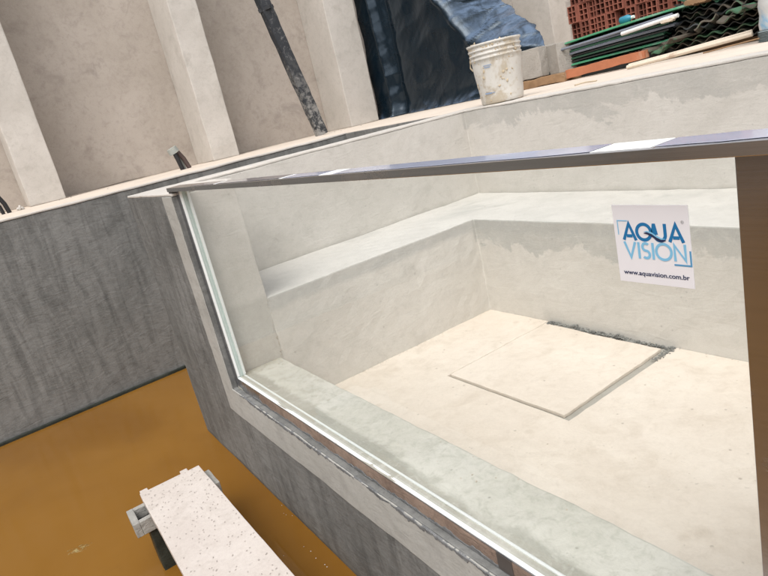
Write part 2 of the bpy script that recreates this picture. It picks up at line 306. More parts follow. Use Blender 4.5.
# ============================================================ SETTING
XR, XL, PI_, YS, YB, YW = -0.5333, -1.216, -0.533, 0.2855, 1.78, 2.4525
X0, ZW, ZF, ZB, ZS = -1.5328, -1.6246, -1.26, -0.6365, -0.969
def wallx(y): return -2.994 + y*math.tan(-0.0316)
bm = bmesh.new(); n = 60
vs = [[bm.verts.new((-3.4 + 9.4*i/n, -7.2 + 10.0*j/n, ZW)) for j in range(n+1)] for i in range(n+1)]
for i in range(n):
    for j in range(n): bm.faces.new((vs[i][j], vs[i+1][j], vs[i+1][j+1], vs[i][j+1]))
mark(link_bm(bm, 'water', M['water'], base=(1, -2, ZW), smooth=True), kind='structure')
# pool shell beyond the frame, and the site ground all round
mark(link_bm(box(-3.5, 6.3, -7.5, 2.9, -2.5, -2.1, 0), 'pool_floor', M['under'], base=(1,-2,-2.1)), kind='structure')
g = bmesh.new(); solid([(-400,-400),(400,-400),(400,400),(-400,400)], -3.2, -3.0, 2, 0, 0, 0, g)
mark(link_bm(g, 'ground', M['soil'], base=(0,0,-3)), kind='structure')
mark(link_bm(solid([(wallx(-7.2)-0.02,-7.2),(-9,-7.2),(-9,12),(9,12),(9,2.75),(X0,2.75),(X0,2.50),(wallx(2.5)-0.2,2.50),(wallx(2.5)-0.2,2.49),(wallx(-7.2)-0.2,-7.2)], -3.0, 0.0, 2, 0.0, 0.25, 0.003), 'deck', M['deck'], base=(-4,3,0)), kind='structure')
mark(link_bm(solid([(6.0,2.75),(9,2.75),(9,-9),(-9,-9),(-9,-7.2),(6.0,-7.2)], -3.0, 0.0, 2, 0.0, 0.4, 0.003), 'pool_surround', M['deck'], base=(6,-7,0)), kind='structure')

# ---- retaining wall with dark waterproof render (left of the water)
t1 = thing('retaining_wall', (-3.1, 0, -2.1), 'long dark grey rendered pool wall streaked with trowel marks above the orange water', 'wall')
a, b_ = wallx(-7.2), wallx(2.5)
link_bm(solid([(a,-7.2),(b_,2.5),(b_-0.2,2.5),(a-0.2,-7.2)], -2.1, -0.012, 2, 0.006, 0.12, 0.004), 'wall', M['dark'], t1)
link_bm(solid([(a+0.006,-7.2),(b_+0.006,2.5),(b_-0.2,2.5),(a-0.2,-7.2)], -0.011, 0.003, 2, 0.004, 0.12, 0.005), 'coping', M['cap'], t1)
link_bm(solid([(a+0.03,-7.2),(b_+0.03,2.496),(b_+0.001,2.496),(a+0.001,-7.2)], -2.1, ZW+0.022, 2, 0.006, 0.12, 0.002), 'footing', M['wetblock'], t1)
link_bm(solid([(b_+0.031,2.47),(X0-0.001,2.47),(X0-0.001,2.499),(b_+0.031,2.499)], -2.1, -0.003, 2, 0.004, 0.12, 0.002), 'end_wall', M['dark'], t1)

# ---- plastered wall with columns behind the ledge
t2 = thing('plastered_wall', (-6, 2, 0), 'tall sand coloured plaster wall with projecting columns behind the pool ledge', 'wall')
link_bm(solid(rect(-6.2,-5.9,-8.5,12.0), 0.001, 5.2, 2, 0.01, 0.35, 0.012), 'wall', M['wall'], t2)
cols = [(-0.285,0.072),(1.81,2.155),(3.86,4.335),(-2.35,-2.0),(-4.45,-4.1),(6.0,6.35)]
for (y0, y1) in cols:
    c_ = link_bm(solid(rect(-5.899,-5.2,y0,y1), 0.001, 5.1, 2, 0.012, 0.16, 0.008), 'column', M['column'], t2)

# ============================================================ SPA
spa = thing('spa_tub', (0.8, 1.3, -Z0), 'cement spa tub with glass front, inner bench and square floor hatch beside orange water', 'spa tub')
RX = 2.16                                    # right-hand pier face, outside the frame
shell = [(X0,0.026),(XR,0.026),(XR,0.3098),(XL,0.3098),(XL,YW),(2.9,YW),(2.9,0.3098),(RX,0.3098),(RX,0.026),(3.3,0.026),(3.3,2.749),(X0,2.749)]
link_bm(solid(shell, -2.1, -0.0125, 2, 0.006, 0.09, 0.004), 'shell_wall', M['inner'], spa)
cap = [(X0,0.0),(XR-0.003,0.0)] + shell[2:9] + [(RX,0.0),(3.3,0.0)] + shell[10:]
cap = [(X0-0.004,0.0),(XR,0.0),(XR,0.3098),(XL,0.3098),(XL+0.003,YW-0.003),(2.9,YW-0.003),(2.9,0.3098),(RX,0.3098),(RX,0.0),(3.3,0.0),(3.3,2.749),(X0-0.004,2.749)]
link_bm(solid(cap, -0.012, 0.0, 2, 0.004, 0.06, 0.004), 'rim_cap', M['cap'], spa)
# outer render skin around the window opening (front) and down the left side
sk = [(X0,-2.1),(3.3,-2.1),(3.3,-0.0125),(2.122,-0.0125),(2.122,-1.031),(-0.537,-1.031),(-0.537,-0.0125),(X0,-0.0125)]
link_bm(solid(sk, 0.0, 0.0255, 1, 0.004, 0.09, 0.003), 'front_render', M['dark_spa'], spa)
link_bm(box(X0-0.014, X0-0.0005, 0.0, 2.46, -2.1, -0.013, 0.004, 0.12, 0.003), 'side_render', M['dark_spa'], spa)
# sill wall under the glass
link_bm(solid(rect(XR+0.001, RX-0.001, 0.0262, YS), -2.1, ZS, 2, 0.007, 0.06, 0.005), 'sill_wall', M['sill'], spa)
# benches (one L-shaped seat)
bench = [(XL+0.001,0.300),(XR+0.0022,0.300),(XR+0.0022,YB),(RX,YB),(RX,0.311),(2.899,0.311),(2.899,YW-0.001),(XL+0.001,YW-0.001)]
link_bm(solid(bench, -1.9, ZB, 2, 0.008, 0.06, 0.005), 'bench', M['bench_mat'], spa)
# floor, cut out for the hatch
HX0, HX1, HY = -0.03, 0.795, 0.972
fl = [(XR+0.001,YS+0.001),(RX-0.001,YS+0.001),(RX-0.001,YB-0.001),(HX1-0.008,YB-0.001),(HX1,HY),(HX0+0.006,HY),(HX0,YB-0.001),(XR+0.001,YB-0.001)]
link_bm(solid(fl, -1.75, ZF, 2, 0.004, 0.055, 0.004), 'floor', M['floor_in'], spa)
link_bm(box(HX0+0.001, HX1-0.01, HY+0.001, YB-0.001, -1.75, ZF-0.016, 0, 0.05, 0.004), 'hatch_recess', M['joint'], spa)
hp = [(HX0+0.013,HY+0.018),(HX1-0.042,HY+0.020),(HX1-0.060,YB-0.046),(HX0+0.35,YB-0.052),(HX0+0.22,YB-0.038),(HX0+0.006,YB-0.024)]
link_bm(solid(hp, ZF-0.0155, ZF+0.002, 2, 0.004, 0.04, 0.004), 'hatch_cover', M['floor_in'], spa)
# light trim band around the window
bd = [(-0.702,-1.1935),(2.285,-1.1935),(2.285,-0.013),(2.123,-0.013),(2.123,-1.032),(-0.538,-1.032),(-0.538,-0.013),(-0.702,-0.013)]
link_bm(solid(bd, -0.006, -0.0005, 1, 0.003, 0.05, 0.003), 'trim_band', M['band'], spa)
# ---- window: steel frame, glass, sealant
win = bpy.data.objects.new('window', None); C.objects.link(win); win.parent = spa; win.location = (0,0,(2.1-0.97)*U); win.empty_display_size = 0.1
GX0, GX1, GZ = -0.4935, 2.0853, -0.972
fb = bmesh.new()
fr_poly = [(-0.5365,-1.0305),(2.1215,-1.0305),(2.1215,0.0085),(2.0853-0.018,0.0085),(2.0853-0.018,GZ),(GX0,GZ),(GX0,0.0085),(-0.5365,0.0085)]
link_bm(solid(fr_poly, 0.0235, 0.0259, 1, 0.0008, 0, 0), 'steel_frame', M['steel'], win)
link_bm(box(-0.587, 2.75, 0.0, 0.0708, 0.0096, 0.0285, 0.0012), 'top_rail', M['railsteel'], win)
link_bm(box(GX0+0.001, 2.115, 0.0370, 0.0580, GZ+0.001, 0.0094, 0.0), 'glass_pane', M['glass'], win)
link_bm(box(-0.532, GX0, 0.0263, 0.0675, GZ+0.001, 0.009, 0.001), 'glass_edge', M['glass_edge'], win)
link_bm(box(GX0+0.014, 2.064, 0.0372, 0.0578, GZ+0.0003, GZ+0.0008, 0), 'gasket', M['gasket'], win)
fbm = bmesh.new()
solid([(0.0262,GZ),(0.0366,GZ),(0.0366,GZ+0.0060),(0.030,GZ+0.0055)], GX0, 2.066, 0, 0.001, 0, 0, fbm)
link_bm(fbm, 'sealant_bead', M['silicone'], win)
fbm = bmesh.new()
solid([(0.0583,GZ+0.0031),(0.071,GZ+0.0031),(0.066,GZ+0.007),(0.0583,GZ+0.009)], GX0, 2.066, 0, 0.001, 0, 0, fbm)
link_bm(fbm, 'sealant_bead', M['silicone'], win)
for (y0, y1, x1) in ((0.0262, 0.0366, GX0+0.012), (0.0583, 0.071, GX0+0.012)):
    link_bm(box(GX0+0.0005, x1, y0, y1, GZ+0.012, 0.008, 0.002), 'sealant_bead', M['silicone'], win)
# blue protective film left on top of the rail in torn lengths
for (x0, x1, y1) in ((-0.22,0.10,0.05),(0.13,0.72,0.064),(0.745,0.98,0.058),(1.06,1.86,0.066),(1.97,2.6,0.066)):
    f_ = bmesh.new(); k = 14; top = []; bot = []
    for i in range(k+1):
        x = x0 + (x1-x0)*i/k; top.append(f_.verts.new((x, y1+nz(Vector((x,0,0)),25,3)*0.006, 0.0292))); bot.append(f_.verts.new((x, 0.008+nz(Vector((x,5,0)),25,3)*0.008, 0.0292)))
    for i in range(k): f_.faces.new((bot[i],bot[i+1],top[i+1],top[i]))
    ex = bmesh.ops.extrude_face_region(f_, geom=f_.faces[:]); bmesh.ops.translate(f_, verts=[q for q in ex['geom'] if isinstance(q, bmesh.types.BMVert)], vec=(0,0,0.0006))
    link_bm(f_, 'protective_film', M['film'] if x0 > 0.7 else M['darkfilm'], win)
for (x0, x1, y1) in ((0.102,0.128,0.06),(0.722,0.743,0.06),(0.985,1.055,0.066),(1.865,1.965,0.066)):  # white strips stand in for sky reflected in the bare rail top
    link_bm(box(x0, x1, 0.006, y1, 0.0287, 0.0296, 0.0002), 'sky_reflection_strip', M['silicone'], win)
# dusty tan film along the bottom of the frame + dark tape
def ragged(x0, x1, zlo, zhi, y0, y1, a_lo, a_hi, k, fr=18):
    f_ = bmesh.new(); P = []
    for i in range(k+1):
        x = x0 + (x1-x0)*i/k; q = Vector((x, 0, 0))
        e = min(1, i/2, (k-i)/2)
        lo = zlo + (nz(q, fr, 2)+0.6*nz(q, fr*3.1, 7)+0.5*nz(q,fr*7,1))*a_lo; hi = zhi + (nz(q, fr, 12)+0.6*nz(q, fr*3.1, 17))*a_hi
        if hi < lo + 0.002: hi = lo + 0.002
        md = (lo+hi)/2; lo = md + (lo-md)*max(e,.05); hi = md + (hi-md)*max(e,.05)
        P.append((x, lo, hi))
    V = [[f_.verts.new((x, y, z)) for (y, z) in ((y1, lo), (y0, lo+(hi-lo)*0.18), (y0-0.001*abs(nz(Vector((x,1,1)),40,3)), (lo+hi)/2), (y0, hi-(hi-lo)*0.18), (y1, hi))] for x, lo, hi in P]
    for A, B in zip(V, V[1:]):
        for j in range(4): f_.faces.new((A[j], B[j], B[j+1], A[j+1]))
        f_.faces.new((A[4], B[4], B[0], A[0]))
    f_.faces.new(V[0]); f_.faces.new(V[-1][::-1]); return f_
link_bm(ragged(-0.22, 2.06, -1.026, GZ-0.003, 0.0224, 0.0234, 0.012, 0.0008, 260), 'dusty_film', M['tanfilm'], win)
link_bm(box(1.40, 1.455, 0.0205, 0.0221, -1.024, GZ-0.001, 0.0004), 'tape', M['darktape'], win)
link_bm(ragged(-0.50, 2.10, -1.046, -1.032, -0.0070, -0.001, 0.014, 0.006, 700, 26), 'mortar_smear', M['mud'], spa, smooth=False)
link_bm(ragged(-0.36, 2.10, -1.0305, -1.020, 0.0215, 0.0233, 0.001, 0.016, 600, 16), 'mortar_smear', M['mud'], spa)
# dribble on the left of the frame, and mortar bedding of the rail end
link_bm(box(-0.585, -0.535, 0.004, 0.066, 0.0003, 0.0092, 0.002, 0.01, 0.002), 'rail_bedding', M['mud'], spa)
# crumbs
def crumbs(name, mat, pts, smin, smax, parent=None, base=None, flat=0.5):
    b = bmesh.new()
    for (x, y, z) in pts:
        s = random.uniform(smin, smax); mt = Matrix.Translation((x, y, z)) @ Matrix.Rotation(random.uniform(0,6.28), 4, 'Z') @ Matrix.Diagonal((s, s*random.uniform(.6,1), s*flat, 1))
        r = bmesh.ops.create_icosphere(b, subdivisions=1, radius=0.5, matrix=mt)
        for v in r['verts']: v.co += Vector((random.uniform(-1,1), random.uniform(-1,1), random.uniform(-.5,.5)))*s*0.12
    return link_bm(b, name, mat, parent, base)
pts = []
for _ in range(900):
    f = random.random(); x = HX0+0.005+0.60*f; wd = 0.35+0.65*abs(nz(Vector((x,0,0)),9,4))*2; hh = min(1, f*5+.25)*min(1,(1-f)*7)
    pts.append((x, YB-0.020+random.uniform(-0.026,0.020)*wd, ZF-0.010+random.uniform(0,.040)*wd*hh))
pts += [(random.uniform(HX0,HX1-.04), YB-0.014+random.uniform(-.012,.01), ZF-0.012+random.random()*.010) for _ in range(400)]
o = crumbs('debris', M['rubble'], pts, 0.004, 0.018, spa); o['kind'] = 'stuff'
pts = [(HX1-0.03+random.gauss(0.015,0.012)-0.02*0, YB-0.16*random.random()**1.3-0.01, ZF+0.002) for _ in range(70)]
pts += [(HX0+0.02+0.3*random.random(), YB-random.random()*0.02-0.005, ZF+0.001) for _ in range(30)]
o = crumbs('grit', M['rubble'], pts, 0.005, 0.016, spa); o['kind'] = 'stuff'
pts = [(XR+abs(random.gauss(0,0.05)), random.uniform(0.07,0.28), ZS+0.003) for _ in range(40)] + [(random.uniform(-.5,2), random.uniform(0.08,0.28), ZS+0.002) for _ in range(40)]
pts += [(random.uniform(-.5,1.8), random.uniform(0.3,1.75), ZF+0.001) for _ in range(45)] + [(XR+0.01+abs(random.gauss(0,0.01)), random.uniform(0.4,1.7), ZF+0.002) for _ in range(50)]
pts += [(random.uniform(-.5,1.8), YB-abs(random.gauss(0,0.01)), ZF+0.002) for _ in range(60)]
pts += [(random.uniform(-1.15,-.6), random.uniform(.35,1.7), ZB+0.001) for _ in range(14)] + [(random.uniform(-1.1,1.8), random.uniform(1.85,2.4), ZB+0.001) for _ in range(30)]
pts += [(XR+0.004, 0.305+random.gauss(0,.004)+0.02*nz(Vector((0,0,z_)),6,1), z_) for z_ in [random.uniform(ZS,ZB) for _ in range(55)]]
o = crumbs('sand_grain', M['grain'], pts, 0.003, 0.008, spa, None, 0.3); o['kind'] = 'stuff'

# ============================================================ STICKER
st = thing('sticker', (1.93, 0.0365, -0.122), 'square white sticker with blue lettering stuck on the glass near its right end', 'sticker')
SX0, SX1, SZ0, SZ1 = 1.8685, 1.9925, -0.1845, -0.0595
SW = SX1-SX0; SH = SZ1-SZ0
link_bm(box(SX0, SX1, 0.0355, 0.0366, SZ0, SZ1, 0.0004), 'backing', M['paper'], st)
YP = [0.0353]
def sxy(a, b): return (SX0+SW*a, SZ0+SH*b)     # a,b in 0..1 from lower left
def stroke(bm, pts, w, y):
    """flat ribbon along a polyline, mitred, given in sticker fractions; w in fractions"""
    P = [Vector(sxy(*p)) for p in pts]; hw = w*SW/2; L = []; closed = (P[0]-P[-1]).length < 1e-6 and len(P) > 3
    n = len(P); 
    if closed: P = P[:-1]; n -= 1
    for i in range(n):
        if closed: d0 = (P[i]-P[i-1]).normalized(); d1 = (P[(i+1)%n]-P[i]).normalized()
        else:
            d1 = (P[min(i+1,n-1)]-P[min(i,n-2)]).normalized(); d0 = (P[max(i,1)]-P[max(i-1,0)]).normalized()
        t_ = (d0+d1); t_ = t_.normalized() if t_.length > 1e-6 else d1
        nn = Vector((-t_.y, t_.x)); k = 1/max(0.45, nn.dot(Vector((-d1.y, d1.x))))
        L.append((P[i]+nn*hw*k, P[i]-nn*hw*k))
    F = [(bm.verts.new((a.x, y, a.y)), bm.verts.new((b.x, y, b.y))) for a, b in L]
    idx = list(range(n)) + ([0] if closed else [])
    for i, j in zip(idx, idx[1:]): bm.faces.new((F[i][0], F[i][1], F[j][1], F[j][0]))
def arc(cx, cy, rx, ry, a0, a1, k=28): return [(cx+rx*math.cos(math.radians(a0+(a1-a0)*i/k)), cy+ry*math.sin(math.radians(a0+(a1-a0)*i/k))) for i in range(k+1)]
def ink(name, mat, strokes, w, y):
    b = bmesh.new()
    for i, s in enumerate(strokes): stroke(b, s, w, y - 0.00002*i)
    ob = link_bm(b, name, mat, st); return ob
b1, t1_ = 0.555, 0.765                          # AQUA line (bottom / top)
W1 = 0.042
def letA(x0, x1, lo, hi): return [[(x0, lo), ((x0+x1)/2, hi), (x1, lo)], [(x0+0.045, lo+0.055), (x1-0.045, lo+0.055)]]
ink('letter', M['ink_blue'], letA(0.13, 0.30, b1, t1_), W1, 0.0352)
ink('letter', M['ink_blue'], [arc(0.415, 0.665, 0.095, 0.098, 0, 360)], W1, 0.0352)
ink('letter', M['ink_blue'], [[(0.555,0.775),(0.555,0.64)]+arc(0.625,0.64,0.07,0.075,180,360,16)+[(0.695,0.775)]], W1, 0.0352)
ink('letter', M['ink_blue'], letA(0.745, 0.915, b1, t1_), W1, 0.0352)
b2, t2_ = 0.335, 0.525; W2 = 0.034
ink('letter', M['ink_sky'], [[(0.13,t2_+0.01),(0.205,b2),(0.28,t2_+0.01)]], W2, 0.0350)
ink('letter', M['ink_sky'], [[(0.325,b2-0.01),(0.325,t2_+0.01)]], W2, 0.0350)
ink('letter', M['ink_sky'], [arc(0.42,0.478,0.044,0.047,40,270,16)[:-1]+arc(0.42,0.384,0.046,0.047,90,-140,16)], W2, 0.0350)
ink('letter', M['ink_sky'], [[(0.515,b2-0.01),(0.515,t2_+0.01)]], W2, 0.0350)
ink('letter', M['ink_sky'], [arc(0.655,0.43,0.098,0.098,0,360)], W2, 0.0350)
ink('letter', M['ink_sky'], [[(0.795,b2-0.01),(0.795,t2_),(0.925,b2),(0.925,t2_+0.01)]], W2, 0.0350)
# wave across the Q, corner brackets, registered mark
b = bmesh.new()
top = [(0.415,0.655),(0.46,0.668),(0.52,0.655),(0.58,0.615),(0.64,0.585),(0.70,0.575)]; bot = [(0.415,0.650),(0.455,0.640),(0.50,0.612),(0.55,0.572),(0.61,0.548),(0.70,0.570)]
for off, mm, nm in ((0.0, 'ink_navy', 'wave'), (0.016, 'ink_sky', 'wave')):
    b = bmesh.new(); s_ = 1.0 if off == 0 else 0.55
    A_ = [b.verts.new((*[sxy(p[0], p[1]+off)[0]], 0.0347-off*0.01, sxy(p[0], p[1]+off)[1])) for p in top]
    B_ = [b.verts.new((*[sxy(p[0], q[1]*1+(p[1]-q[1])*(1-s_)+off)[0]], 0.0347-off*0.01, sxy(p[0], q[1]+(p[1]-q[1])*(1-s_)+off)[1])) for p, q in zip(top, bot)]
    for i in range(5): b.faces.new((A_[i], A_[i+1], B_[i+1], B_[i]))
    link_bm(b, nm, M[mm], st)
ink('bracket', M['ink_sky'], [[(0.06,0.62),(0.06,0.80),(0.20,0.80)]], 0.014, 0.0351)
ink('bracket', M['ink_mid'], [[(0.985-0.21,0.28),(0.985,0.28),(0.985,0.46)]], 0.022, 0.0351)
ink('registered_mark', M['ink_grey'], [arc(0.92,0.80,0.018,0.018,0,360,14), [(0.914,0.792),(0.914,0.809),(0.925,0.805),(0.914,0.800),(0.926,0.792)]], 0.006, 0.0351)
def text_obj(body, name, mat, parent, x, z, y, width, height, bold=0.0):
    cu = bpy.data.curves.new('txt', 'FONT'); cu.body = body; cu.size = 1.0; cu.offset = bold
    tmp = bpy.data.objects.new('txt', cu); C.objects.link(tmp); bpy.context.view_layer.update()
    me = bpy.data.meshes.new_from_object(tmp.evaluated_get(bpy.context.evaluated_depsgraph_get()))
    bpy.data.objects.remove(tmp)
    xs = [v.co.x for v in me.vertices]; ys = [v.co.y for v in me.vertices]; b = bmesh.new(); b.from_mesh(me); bpy.data.meshes.remove(me)
    sx = width/(max(xs)-min(xs)); sz = height/(max(ys)-min(ys)); mx0, my0 = min(xs), min(ys)
    for v in b.verts: v.co = Vector((x+(v.co.x-mx0)*sx, y, z+(v.co.y-my0)*sz))
    return link_bm(b, name, mat, parent)
text_obj('www.aquavision.com.br', 'web_address', M['ink_navy'], st, SX0+SW*0.07, SZ0+SH*0.085, 0.0351, SW*0.88, SH*0.078, 0.022)

# ============================================================ PLANK AND BLOCKS IN THE WATER
PZ = -1.3
pk = thing('plank', (0.6, -0.45, PZ-0.035), 'speckled white board laid as a walkway on blocks over the orange water', 'plank')
link_bm(solid([(-0.480,-0.590),(2.6,-0.612),(2.6,-0.29),(-0.470,-0.297)], PZ-0.034, PZ, 2, 0.003, 0.07, 0.0018), 'board', M['plank'], pk)
for (y0, y1) in ((-0.585,-0.548),(-0.385,-0.350)):
    link_bm(box(-0.512, -0.476, y0, y1, PZ-0.024, PZ-0.004, 0.003, 0.02, 0.0012), 'end_tab', M['plank'], pk)
b = bmesh.new()
for _ in range(360):
    x = random.uniform(-0.46, 1.4); y = random.uniform(-0.585, -0.302); a = random.uniform(2.0,2.8)+random.choice((0,0,0,.7)); L = random.uniform(0.003,0.007); wd = random.uniform(0.0015,0.0035)
    d = Vector((math.cos(a),math.sin(a),0)); e = Vector((-d.y,d.x,0)); c0 = Vector((x,y,PZ+0.0016+random.random()*0.0004))
    b.faces.new([b.verts.new(c0+d*L), b.verts.new(c0+e*wd+d*L*.3), b.verts.new(c0-d*L), b.verts.new(c0-e*wd)])
o = link_bm(b, 'scuff', plain('tan_scuff', (0.37,0.33,0.30), 0.85, var=0.25, scale=9), pk); o['kind'] = 'stuff'
def hollow_block(name, x0, x1, y0, y1, ztop, zbot, label):
    t_ = thing(name, ((x0+x1)/2,(y0+y1)/2,zbot), label, 'concrete block', 'hollow blocks carrying the walkway board'); w_ = 0.03; b = bmesh.new()
    box(x0,x1,y0,y0+w_,zbot,ztop,0.003,0.05,0.003,b); box(x0,x1,y1-w_,y1,zbot,ztop,0.003,0.05,0.003,b)
    ym = (y0+y1)/2
    for (c0, c1) in ((x0, x0+w_), (x1-w_, x1)): box(c0+0.0005,c1-0.0005,y0+w_+0.0005,y1-w_-0.0005,zbot,ztop-0.001,0.002,0.05,0.003,b)
    box(x0+w_+0.001,x1-w_-0.001,ym-w_/2,ym+w_/2,zbot,ztop-0.002,0.002,0,0,b)
    link_bm(b, 'shell', M['blockgrey'], t_)
    link_bm(box(x0+w_,x1-w_,y0+w_+0.001,y1-w_-0.001,zbot,zbot+0.02,0), 'core_floor', M['black'], t_)
    return t_
M['blockgrey'] = concrete('wet_concrete_block', (0.30,0.29,0.27), (0.20,0.195,0.18), (0.40,0.39,0.36), pits=0.4, sc=4, bumpy=0.7)
hollow_block('hollow_block', -0.450, -0.290, -0.672, -0.262, PZ-0.036, PZ-0.105, 'pale hollow concrete block directly under the far end of the white board')
single_ = solid(rect(-0.430,-0.300,-0.618,-0.320), -2.05, PZ-0.1055, 2, 0.006, 0.04, 0.004)
mark(link_bm(single_, 'wet_block', M['wetblock'], base=(-0.36,-0.46,-2.05)), 'dark wet block standing in the water beneath the pale hollow block', 'concrete block')
hollow_block('hollow_block', 1.9, 2.06, -0.672, -0.262, PZ-0.036, -2.05, 'hollow concrete block under the near end of the white board')
# foam
pts = []
for _ in range(5): x = random.uniform(-0.3, 0.5); pts.append((x, -0.02-abs(random.gauss(0,0.04)), ZW+0.001))
pts += [(-0.165,-0.012,ZW+.002),(-0.29,-0.012,ZW+.002),(0.093,-0.077,ZW+.002),(0.275,-0.065,ZW+.002),(0.07,-0.17,ZW+.001)]
o = crumbs('floating_foam', M['cap'], pts, 0.004, 0.008, None, (0,-0.05,ZW)); mark(o, 'small pale specks of foam floating beside the dark spa wall', 'foam', None, 'stuff')
b = bmesh.new(); rings = []; k = 40
for rr in (0.0, 0.5, 0.8, 1.0):
    ring = []
    for i in range(k):
        a = 2*math.pi*i/k; ca, sa = math.cos(a), math.sin(a); r_ = rr*(1+0.55*noise.noise(Vector((ca*1.7,sa*1.7,3)))+0.25*noise.noise(Vector((ca*6,sa*6,8))))
        # elongated towards camera-left
        ux, uy = ca*0.062*r_, sa*0.026*r_; an = math.radians(70)
        ring.append(b.verts.new((-0.88+ux*math.cos(an)-uy*math.sin(an), -0.925+ux*math.sin(an)+uy*math.cos(an), ZW+0.0035*(1-rr**3)+0.0002)))
    rings.append(ring)
for A_, B_ in zip(rings, rings[1:]):
    for i in range(k): b.faces.new((A_[i],A_[(i+1)%k],B_[(i+1)%k],B_[i]))
m, t, p = new_mat('pale_scum'); v = coord(t)
lk(t, mix(t, ramp(t, tex_noise(t, v, 50, 5, 0.7), 0.4, 0.62), (0.33,0.19,0.06), (0.42,0.34,0.15)), p.inputs['Base Color']); p.inputs['Roughness'].default_value = 0.3
lk(t, ramp(t, tex_noise(t, v, 60, 5, 0.7), 0.40, 0.66, 0.0, 0.75), p.inputs['Alpha'])
bmesh.ops.remove_doubles(b, verts=b.verts, dist=1e-6)
mark(link_bm(b, 'scum_patch', m, base=(-0.88,-0.925,ZW), smooth=True), 'pale yellowish scum patch floating on the orange water left of the board', 'scum')

# ============================================================ LEDGE: PROP, PIPES
pr = thing('steel_prop', (-4.9, 3.18, 0), 'dark prop splashed with cement leaning against the plaster wall between two columns', 'prop')
b = bmesh.new(); P0 = Vector((-4.86,3.185,0.005)); P1 = Vector((-4.94,2.42,3.9)); d = (P1-P0).normalized()
a_ = Vector((0,1,0)); a_ = (a_-d*a_.dot(d)).normalized(); e_ = d.cross(a_)
hw = 0.075; k = 40; rings = []
for i in range(k+1):
    c0 = P0+(P1-P0)*i/k; q = []
    for (s1, s2) in ((-1,-1),(1,-1),(1,1),(-1,1)):
        v = c0 + a_*hw*s1 + e_*hw*0.7*s2; v += Vector((nz(v,6,1),nz(v,6,5),0))*0.006; q.append(b.verts.new(v))
    rings.append(q)
for A_, B_ in zip(rings, rings[1:]):
    for i in range(4): b.faces.new((A_[i],A_[(i+1)%4],B_[(i+1)%4],B_[i]))
b.faces.new(rings[0][::-1]); b.faces.new(rings[-1])
bmesh.ops.bevel(b, geom=[e for e in b.edges if abs((e.verts[0].co-e.verts[1].co).normalized().dot(d))>0.9], offset=0.012, segments=2, affect='EDGES')
link_bm(b, 'shaft', M['prop'], pr)
b = bmesh.new(); pA = P0+d*1.62
for s_ in (0,): 
    link_bm(tube(bmesh.new(), [pA-d*0.02, pA+d*0.02], 0.105, 4), 'collar', M['prop'], pr)
pp = thing('pipe_stub', (-4.9, 1.33, 0), 'grey capped conduit stub with two dark cables beside the middle column', 'pipe')
link_bm(tube(bmesh.new(), [(-4.9,1.285,0.20),(-4.9,1.262,0.262)], [0.062,0.058], 14), 'cap', M['pipe'], pp)
link_bm(tube(bmesh.new(), [(-4.88,1.275,0.215),(-4.87,1.29,0.12),(-4.87,1.31,0.0)], 0.026, 10), 'cable', M['black'], pp)
link_bm(tube(bmesh.new(), [(-4.9,1.315,0.215),(-4.9,1.365,0.12),(-4.9,1.40,0.0)], 0.026, 10), 'cable', M['pink'], pp)
link_bm(tube(bmesh.new(), [(-4.93,1.295,0.22),(-4.93,1.33,0.12),(-4.93,1.355,0.0)], 0.018, 10), 'cable', M['pipe'], pp)
pp = thing('cable_pair', (-4.9, -0.53, 0), 'bent black cables rising from the ledge left of the first column', 'cable')
link_bm(tube(bmesh.new(), [(-4.9,-0.60,0.30),(-4.9,-0.555,0.19),(-4.9,-0.52,0.10),(-4.9,-0.505,0.0)], 0.022, 10), 'cable', M['black'], pp)
link_bm(tube(bmesh.new(), [(-4.9,-0.66,0.28),(-4.9,-0.60,0.17),(-4.9,-0.57,0.08),(-4.9,-0.56,0.0)], 0.018, 10), 'cable', M['black'], pp)
pts = [(-4.9,-0.40,0.035),(-4.9,-0.385,0.012),(-4.88,-0.42,0.012)]
mark(crumbs('mortar_lump', M['cap'], pts, 0.04, 0.06, None, (-4.9,-0.4,0), 0.9), 'small pale lump of mortar on the ledge left of the first column', 'mortar lump')
pts = [(-4.4-0.7*random.random(), random.choice((0.25,0.4,3.3,3.5))+random.gauss(0,.2), 0.004) for _ in range(9)]
mark(crumbs('ledge_grit', M['under'], pts, 0.008, 0.018, None, (-4.7,1,0)), 'crumbs of mortar scattered along the ledge at the wall foot', 'grit', None, 'stuff')

